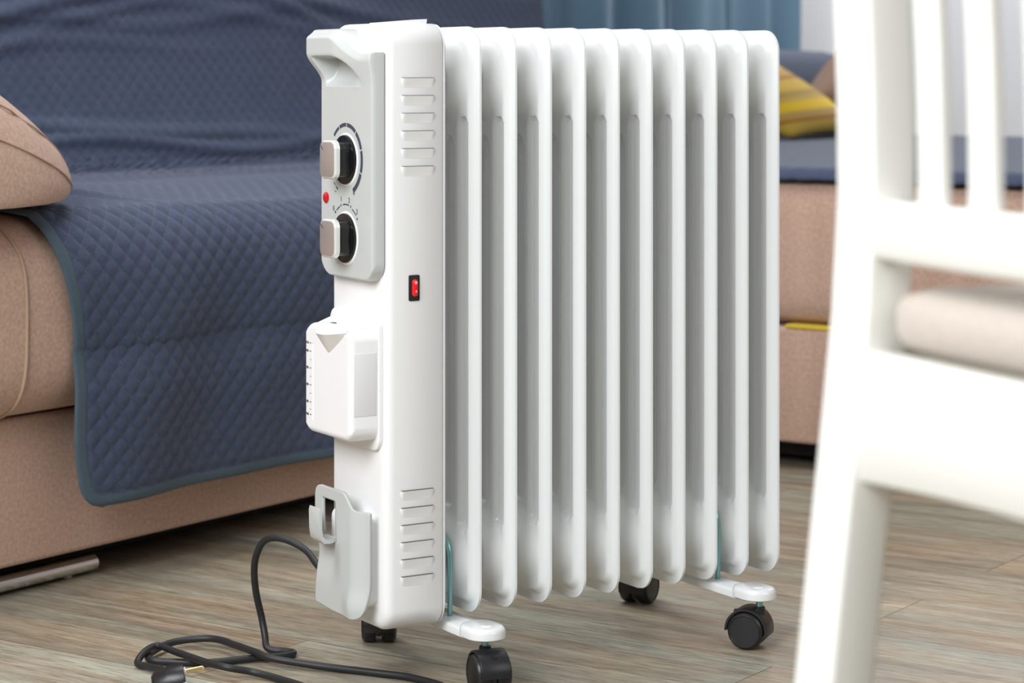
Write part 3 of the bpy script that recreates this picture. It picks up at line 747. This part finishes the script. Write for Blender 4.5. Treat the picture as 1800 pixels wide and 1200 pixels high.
# ------------------------------------------------------------------ quilted throws
def path_resample(P_, step):
    P_ = np.array(P_, float); seg = np.sqrt(((P_[1:]-P_[:-1])**2).sum(1)); s = np.concatenate([[0], np.cumsum(seg)])
    n = int(s[-1]/step)+1; q = np.linspace(0, s[-1], n)
    return np.stack([np.interp(q, s, P_[:, 0]), np.interp(q, s, P_[:, 1])], -1), q
def quilt_h(X, Sv, w_=.0268, h_=.0275, amp=.0032):
    a = X/w_ + Sv/h_; b_ = X/w_ - Sv/h_
    u = np.abs(np.sin(PI*a)); v = np.abs(np.sin(PI*b_))
    return amp*(np.minimum(u, v)**.40)*.75 + amp*.25*(u*v)
def throw():
    pts = [(.80, .30), (.80, .86), (.74, .872), (.655, .868), (.575, .80), (.556, .68), (.540, .56), (.525, .49), (.518, .464), (.512, .4535), (.503, .4505), (.47, .4515), (.40, .4560), (.33, .4595), (.26, .4612), (.19, .4605), (.13, .4575), (.08, .4528), (.04, .4465)]
    for t in np.linspace(.15, .62, 20):
        a = PI/2+PI*t
        pts.append((.066 + .107*math.copysign(abs(math.cos(a))**.62, math.cos(a)), .339 + (.1125 if a < PI else .1165)*math.copysign(abs(math.sin(a))**.78, math.sin(a))))
    ylast = pts[-1][0]
    pts += [(-.040, .24), (-.036, .18), (-.030, .11)]
    C_ = [Vector((p[0], 0, p[1])) for p in pts]; C_ = catmull(C_, 4); P2 = [(p.x, p.z) for p in C_]
    P2, s = path_resample(P2, .0036); L_ = s[-1]
    i_seat = int(np.argmin(np.abs(P2[:, 0]-.505)+np.abs(P2[:, 1]-.458))); s_seat = s[i_seat]
    z = P2[:, 1]; y = P2[:, 0]
    T = np.gradient(P2, axis=0); T /= np.linalg.norm(T, axis=1)[:, None]; Nn = np.stack([-T[:, 1], T[:, 0]], -1)
    Nn = -Nn if Nn[i_seat+60, 1] < 0 else Nn
    # left edge of the cloth
    sf = s - s_seat
    xl = np.where(sf < 0, -.93, -.93)
    xl = -.93 + (.93-.150)*sstep(.0, .30, sf)
    fr = sf-.33
    edge_pts = [(-1, None)]
    xl2 = np.interp(z, [.10, .125, .155, .22, .285, .35, .41, .462], [-.048, -.064, -.072, -.079, -.077, -.090, -.108, -.128])
    xl = np.where((y < .10) & (sf > .25), xl2, xl)
    # smooth join
    k = np.ones(25)/25; xs = np.convolve(np.pad(xl, 12, mode='edge'), k, 'valid'); xl = xs
    dl = L_-s; xl = xl + np.where(dl < .028, .028-np.sqrt(np.maximum(.028**2-(.028-dl)**2, 0)), 0)
    xr = np.full_like(xl, 1.13); xr = xr + (1.755-1.13)*(1-sstep(-.05, .05, sf))
    nx = 640; tt = np.linspace(0, 1, nx)**1.0
    X = xl[:, None]+(xr-xl)[:, None]*tt[None, :]
    Sv = np.repeat(s[:, None], nx, 1)
    edge = np.minimum(X-xl[:, None], np.repeat((L_-s)[:, None], nx, 1))
    qh = quilt_h(X, Sv)*(1-.45*(1-sstep(-.05, .02, Sv-s_seat)))*sstep(.012, .020, edge) + .0016*sstep(0, .002, edge)*(1-sstep(.011, .0145, edge))
    # sagging folds across the back, slack near the cushion, ripples on the hang
    SF = Sv-s_seat
    fb = np.zeros_like(X)
    rr_ = np.random.default_rng(3)
    for _ in range(11):
        s0 = -rr_.uniform(.03, .42); x0 = rr_.uniform(-.4, .9); wv = rr_.uniform(.35, .9); th = rr_.uniform(.008, .014); am = rr_.uniform(.003, .0085)
        curve = s0 + .16*(1-np.exp(-((X-x0)/.7)**2))*(1 if rr_.random() < .5 else -.4) + .02*np.sin(X*7+rr_.uniform(0, 6))
        fb += am*np.exp(-((SF-curve)/th)**2)*np.exp(-((X-x0)/wv)**2)
    fb = fb*(1-sstep(-.03, 0, SF))
    d1 = (SF-(.30+(X+.12)*.62)); fs = .010*np.exp(-(d1/.012)**2)*np.exp(-((X+.05)/.10)**2)
    d2 = (SF-(.27+(X+.12)*.95)); fs += .008*np.exp(-(d2/.010)**2)*np.exp(-((X-.0)/.10)**2)
    d3 = (SF-(.33+(X+.12)*.35)); fs += .006*np.exp(-(d3/.009)**2)*np.exp(-((X+.06)/.06)**2)
    fs *= sstep(.22, .30, SF)
    hang = sstep(.52, .70, SF)
    fh = hang*(.005*np.sin(X*17+1.2)+.003*np.sin(X*31+SF*9))
    D = qh+fb+fs+fh
    Yv = y[:, None]+Nn[:, 0:1]*D; Zv = z[:, None]+Nn[:, 1:2]*D
    Zv = Zv - .013*sstep(-.05, .42, X)*sstep(.0, .12, SF)*(1-sstep(.40, .62, SF))
    V = np.stack([X, Yv, Zv], -1).reshape(-1, 3)
    ns = len(s)
    idx = np.arange(ns*nx).reshape(ns, nx)
    Fq = np.stack([idx[:-1, :-1], idx[:-1, 1:], idx[1:, 1:], idx[1:, :-1]], -1).reshape(-1, 4)
    me = bpy.data.meshes.new('quilted_throw'); me.from_pydata([], [], []) 
    me.vertices.add(len(V)); me.vertices.foreach_set('co', V.ravel())
    me.loops.add(Fq.size); me.loops.foreach_set('vertex_index', Fq.ravel().astype(np.int32))
    me.polygons.add(len(Fq)); me.polygons.foreach_set('loop_start', (np.arange(len(Fq))*4).astype(np.int32)); me.polygons.foreach_set('loop_total', np.full(len(Fq), 4, dtype=np.int32))
    me.update(calc_edges=True); me.validate()
    me.materials.append(M['quilt']); me.materials.append(M['binding'])
    em = (edge < .0135)
    fm = em[:-1, :-1].reshape(-1).astype(np.int32); me.polygons.foreach_set('material_index', fm)
    ul = me.uv_layers.new(name='UVMap'); li = np.zeros(len(me.loops), dtype=np.int32); me.loops.foreach_get('vertex_index', li)
    ul.data.foreach_set('uv', np.stack([X, Sv], -1).reshape(-1, 2).astype(np.float32)[li].ravel())
    me.shade_smooth()
    o = bpy.data.objects.new('quilted_throw', me); COL.objects.link(o); o.location = O0; o.rotation_euler = (0, 0, ANG)
    md = o.modifiers.new('thickness', 'SOLIDIFY'); md.thickness = .004; md.offset = -1 if Nn[i_seat+60, 1] > 0 else 1
    tag(o, 'dark blue grey diamond quilted throw draped over sofa back and seat behind the heater', 'throw')
    # pale stitches along the quilting lines of the visible front
    return o
throw()

def throw2():
    """second throw over the wide corner seat"""
    prof = [(-1.30, .30), (-1.365, .36), (-1.372, .42), (-1.33, .456), (-1.2, .458), (.42, .460), (.475, .475), (.505, .52), (.535, .60), (.565, .642), (.62, .655), (.80, .655), (.92, .61), (.96, .40)]
    C_ = catmull([Vector((p[0], 0, p[1])) for p in prof], 5); P2, s = path_resample([(p.x, p.z) for p in C_], .012)
    y, z = P2[:, 0], P2[:, 1]
    # across x: hang over the inner face, flat top, fall on the far side
    ax = np.array([(-.006, -.016), (-.006, -.012), (-.004, -.006), (.012, .0), (.06, .001)] + [(q, .001) for q in np.linspace(.10, 1.84, 120)] + [(1.87, -.004), (1.878, -.03), (1.882, -.08)])
    X = XR+ax[:, 0][None, :]+0*y[:, None]; Z = z[:, None]+ax[:, 1][None, :]*(1-sstep(.40, .5, y))[:, None]; Y = y[:, None]+0*X
    backm = sstep(.44, .52, y)[:, None]; X = np.where(X < 1.89, X+(1.885-X)*backm*(X < 1.88), X)
    Sv = np.repeat(s[:, None], X.shape[1], 1); Z = Z + quilt_h(X, Sv, .05, .04, .003)
    ns, nx = X.shape; idx = np.arange(ns*nx).reshape(ns, nx)
    Fq = np.stack([idx[:-1, :-1], idx[:-1, 1:], idx[1:, 1:], idx[1:, :-1]], -1).reshape(-1, 4)
    o = mesh_obj('quilted_throw', np.stack([X, Y, Z], -1).reshape(-1, 3), Fq.tolist(), M['quilt'], None, 0, recalc=False)
    o.location = O0; o.rotation_euler = (0, 0, ANG)
    md = o.modifiers.new('thickness', 'SOLIDIFY'); md.thickness = .004; md.offset = 0
    tag(o, 'dark navy throw over the far sofa section, under the striped and brown cushions', 'throw')
throw2()

# scatter cushions
def pillow(name, corners, th, m, label, nrm):
    A, B, C_, D = [Vector(c) for c in corners]; n = 22; V, Fc, UV = [], [], []
    nv = Vector(nrm).normalized()
    for side in (1, -1):
        for i in range(n+1):
            for j in range(n+1):
                u, v = i/n, j/n
                p = A*(1-u)*(1-v)+B*u*(1-v)+C_*u*v+D*(1-u)*v
                cen = (A+B+C_+D)/4
                eu, ev = 2*u-1, 2*v-1
                pin = 1-.06*((1-eu*eu)*ev*ev + (1-ev*ev)*eu*eu)
                p = cen+(p-cen)*pin
                hgt = th*((1-eu**2)*(1-ev**2))**.42
                V.append(p+nv*hgt*side); UV.append((u, v))
    m_ = (n+1)**2
    for i in range(n):
        for j in range(n):
            a = i*(n+1)+j; Fc.append((a, a+1, a+n+2, a+n+1)); a += m_; Fc.append((a, a+n+1, a+n+2, a+1))
    o = mesh_obj(name, V, Fc, m, None, 0, recalc=False, uv=UV); o.location = O0; o.rotation_euler = (0, 0, ANG)
    bm = bmesh.new(); bm.from_mesh(o.data); bmesh.ops.remove_doubles(bm, verts=bm.verts, dist=.0003); bmesh.ops.recalc_face_normals(bm, faces=bm.faces); bm.to_mesh(o.data); bm.free()
    tag(o, label, 'cushion'); return o
pillow('scatter_cushion', [(2.755, .36, .474), (2.36, .34, .468), (2.12, .44, .620), (2.415, .46, .650)], .055, M['stripes'], 'yellow and tan striped cushion on the far sofa section beside the brown cushion', (.3, -1, .25))
pillow('scatter_cushion', [(2.80, .42, .468), (2.615, .43, .552), (2.86, .475, .662), (3.00, .46, .56)], .05, M['brown'], 'plain brown cushion behind the striped one on the far sofa section', (.3, -1, .2))

# curtain and its rod
def curtain():
    nx, nz = 420, 14; V, Fc = [], []
    for k in range(nz+1):
        z = .03+2.30*k/nz
        for i in range(nx+1):
            x = 2.12+1.805*i/nx
            ph = x*2*PI/.27 + .5*math.sin(x*5.1)
            a = .036*math.sin(ph)+.014*math.sin(ph*2.3+1) + .012*math.sin(x*23+z*2)
            dp = 0
            for xc in (2.60, 3.215, 3.555): dp += .085*math.exp(-((x-xc-.02*math.sin(z*3))/.018)**2)
            V.append((x, 1.16+a*.8+dp, z))
    for k in range(nz):
        for i in range(nx): a = k*(nx+1)+i; Fc.append((a, a+1, a+nx+2, a+nx+1))
    o = mesh_obj('curtain', V, Fc, M['curtain'], None, 0, recalc=False); o.location = O0; o.rotation_euler = (0, 0, ANG)
    md = o.modifiers.new('thickness', 'SOLIDIFY'); md.thickness = .003
    tag(o, 'long blue curtain hanging in soft folds behind the sofa corner', 'curtain')
curtain()

# ------------------------------------------------------------------ dining chair
CH = empty('dining_chair', (-.3480, -.9808, 0), math.radians(-98.95), 'white wooden dining chair with slatted back and cream padded seat at right foreground', 'chair')
PW, PT = .0385, .027
def rake(z): return -np.interp(z, [0, .12, .27, .36, .42, .47, .535, .60, .70, .85, .98], [.068, .046, .0270, .0165, .0095, .0040, 0, .001, .006, .028, .055])
def post(name, x0, zs, wd, t, parent=CH):
    loops = []
    zz = list(np.linspace(zs[0], zs[1], 34))
    b = .003
    for z in zz:
        y0 = float(rake(z))
        loops.append([(x0+u+wd/2, y0+v+t/2, z) for u, v in rr(wd, t, b, 3)])
    return loft(name, loops, M['chair'], parent, 50)
CWd = .42
post('rear_leg', 0, (0, .975), PW, PT); post('rear_leg', CWd-PW, (0, .975), PW, PT)
def crosspiece(name, z0, z1, t, yoff, bow, arch=0):
    loops = []
    for i in range(17):
        u = i/16; x = PW-.003+(CWd-2*PW+.006)*u; yb = bow*(4*u*(1-u)); zc = (z0+z1)/2
        lo = z0 + arch*(4*u*(1-u))
        loops.append([(x, float(rake(zc))+yoff+yb+a, b_) for a, b_ in ((0, lo+.002), (.002, lo), (t-.002, lo), (t, lo+.002), (t, z1-.002), (t-.002, z1), (.002, z1), (0, z1-.002))])
    return loft(name, loops, M['chair'], CH, 50)
crosspiece('lower_rail', .5025, .5325, .020, .001, -.010)
crosspiece('top_rail', .900, .970, .020, .002, -.012)
crosspiece('apron', .3850, .4535, .020, .001, 0, .006)
for k in range(6):
    x0 = .0800+.0510*k; u = (x0+.011-PW)/(CWd-2*PW); bow = -.010*4*u*(1-u)
    loops = []
    for z in np.linspace(.528, .905, 14):
        y0 = float(rake(z))+.006+bow
        loops.append([(x0+.011+a, y0+.004+b_, z) for a, b_ in rr(.022, .0075, .002, 3)])
    loft('slat', loops, M['chair'], CH, 50)
for x0 in (0, CWd-PW): rrsolid('front_leg', lambda u, v, d, x0=x0: (x0+PW/2+u, .385+v, d), PW, PW, .003, [(.006, 0), (.004, .1), (0, .3), (0, .4535)], M['chair'], CH, n=3)
bxv((.008, PT-.002, .398), (.028, .375, .4535), .002, M['chair'], 'side_apron', CH)
bxv((CWd-.028, PT-.002, .398), (CWd-.008, .375, .4535), .002, M['chair'], 'side_apron', CH)
bxv((PW, .376, .398), (CWd-PW, .396, .4535), .002, M['chair'], 'front_apron', CH)
sd_ = softbox('seat_cushion', (.0445, .004, .4540), (CWd-.0445, .420, .4880), .015, M['seat'], CH, puff=.005, n=12)
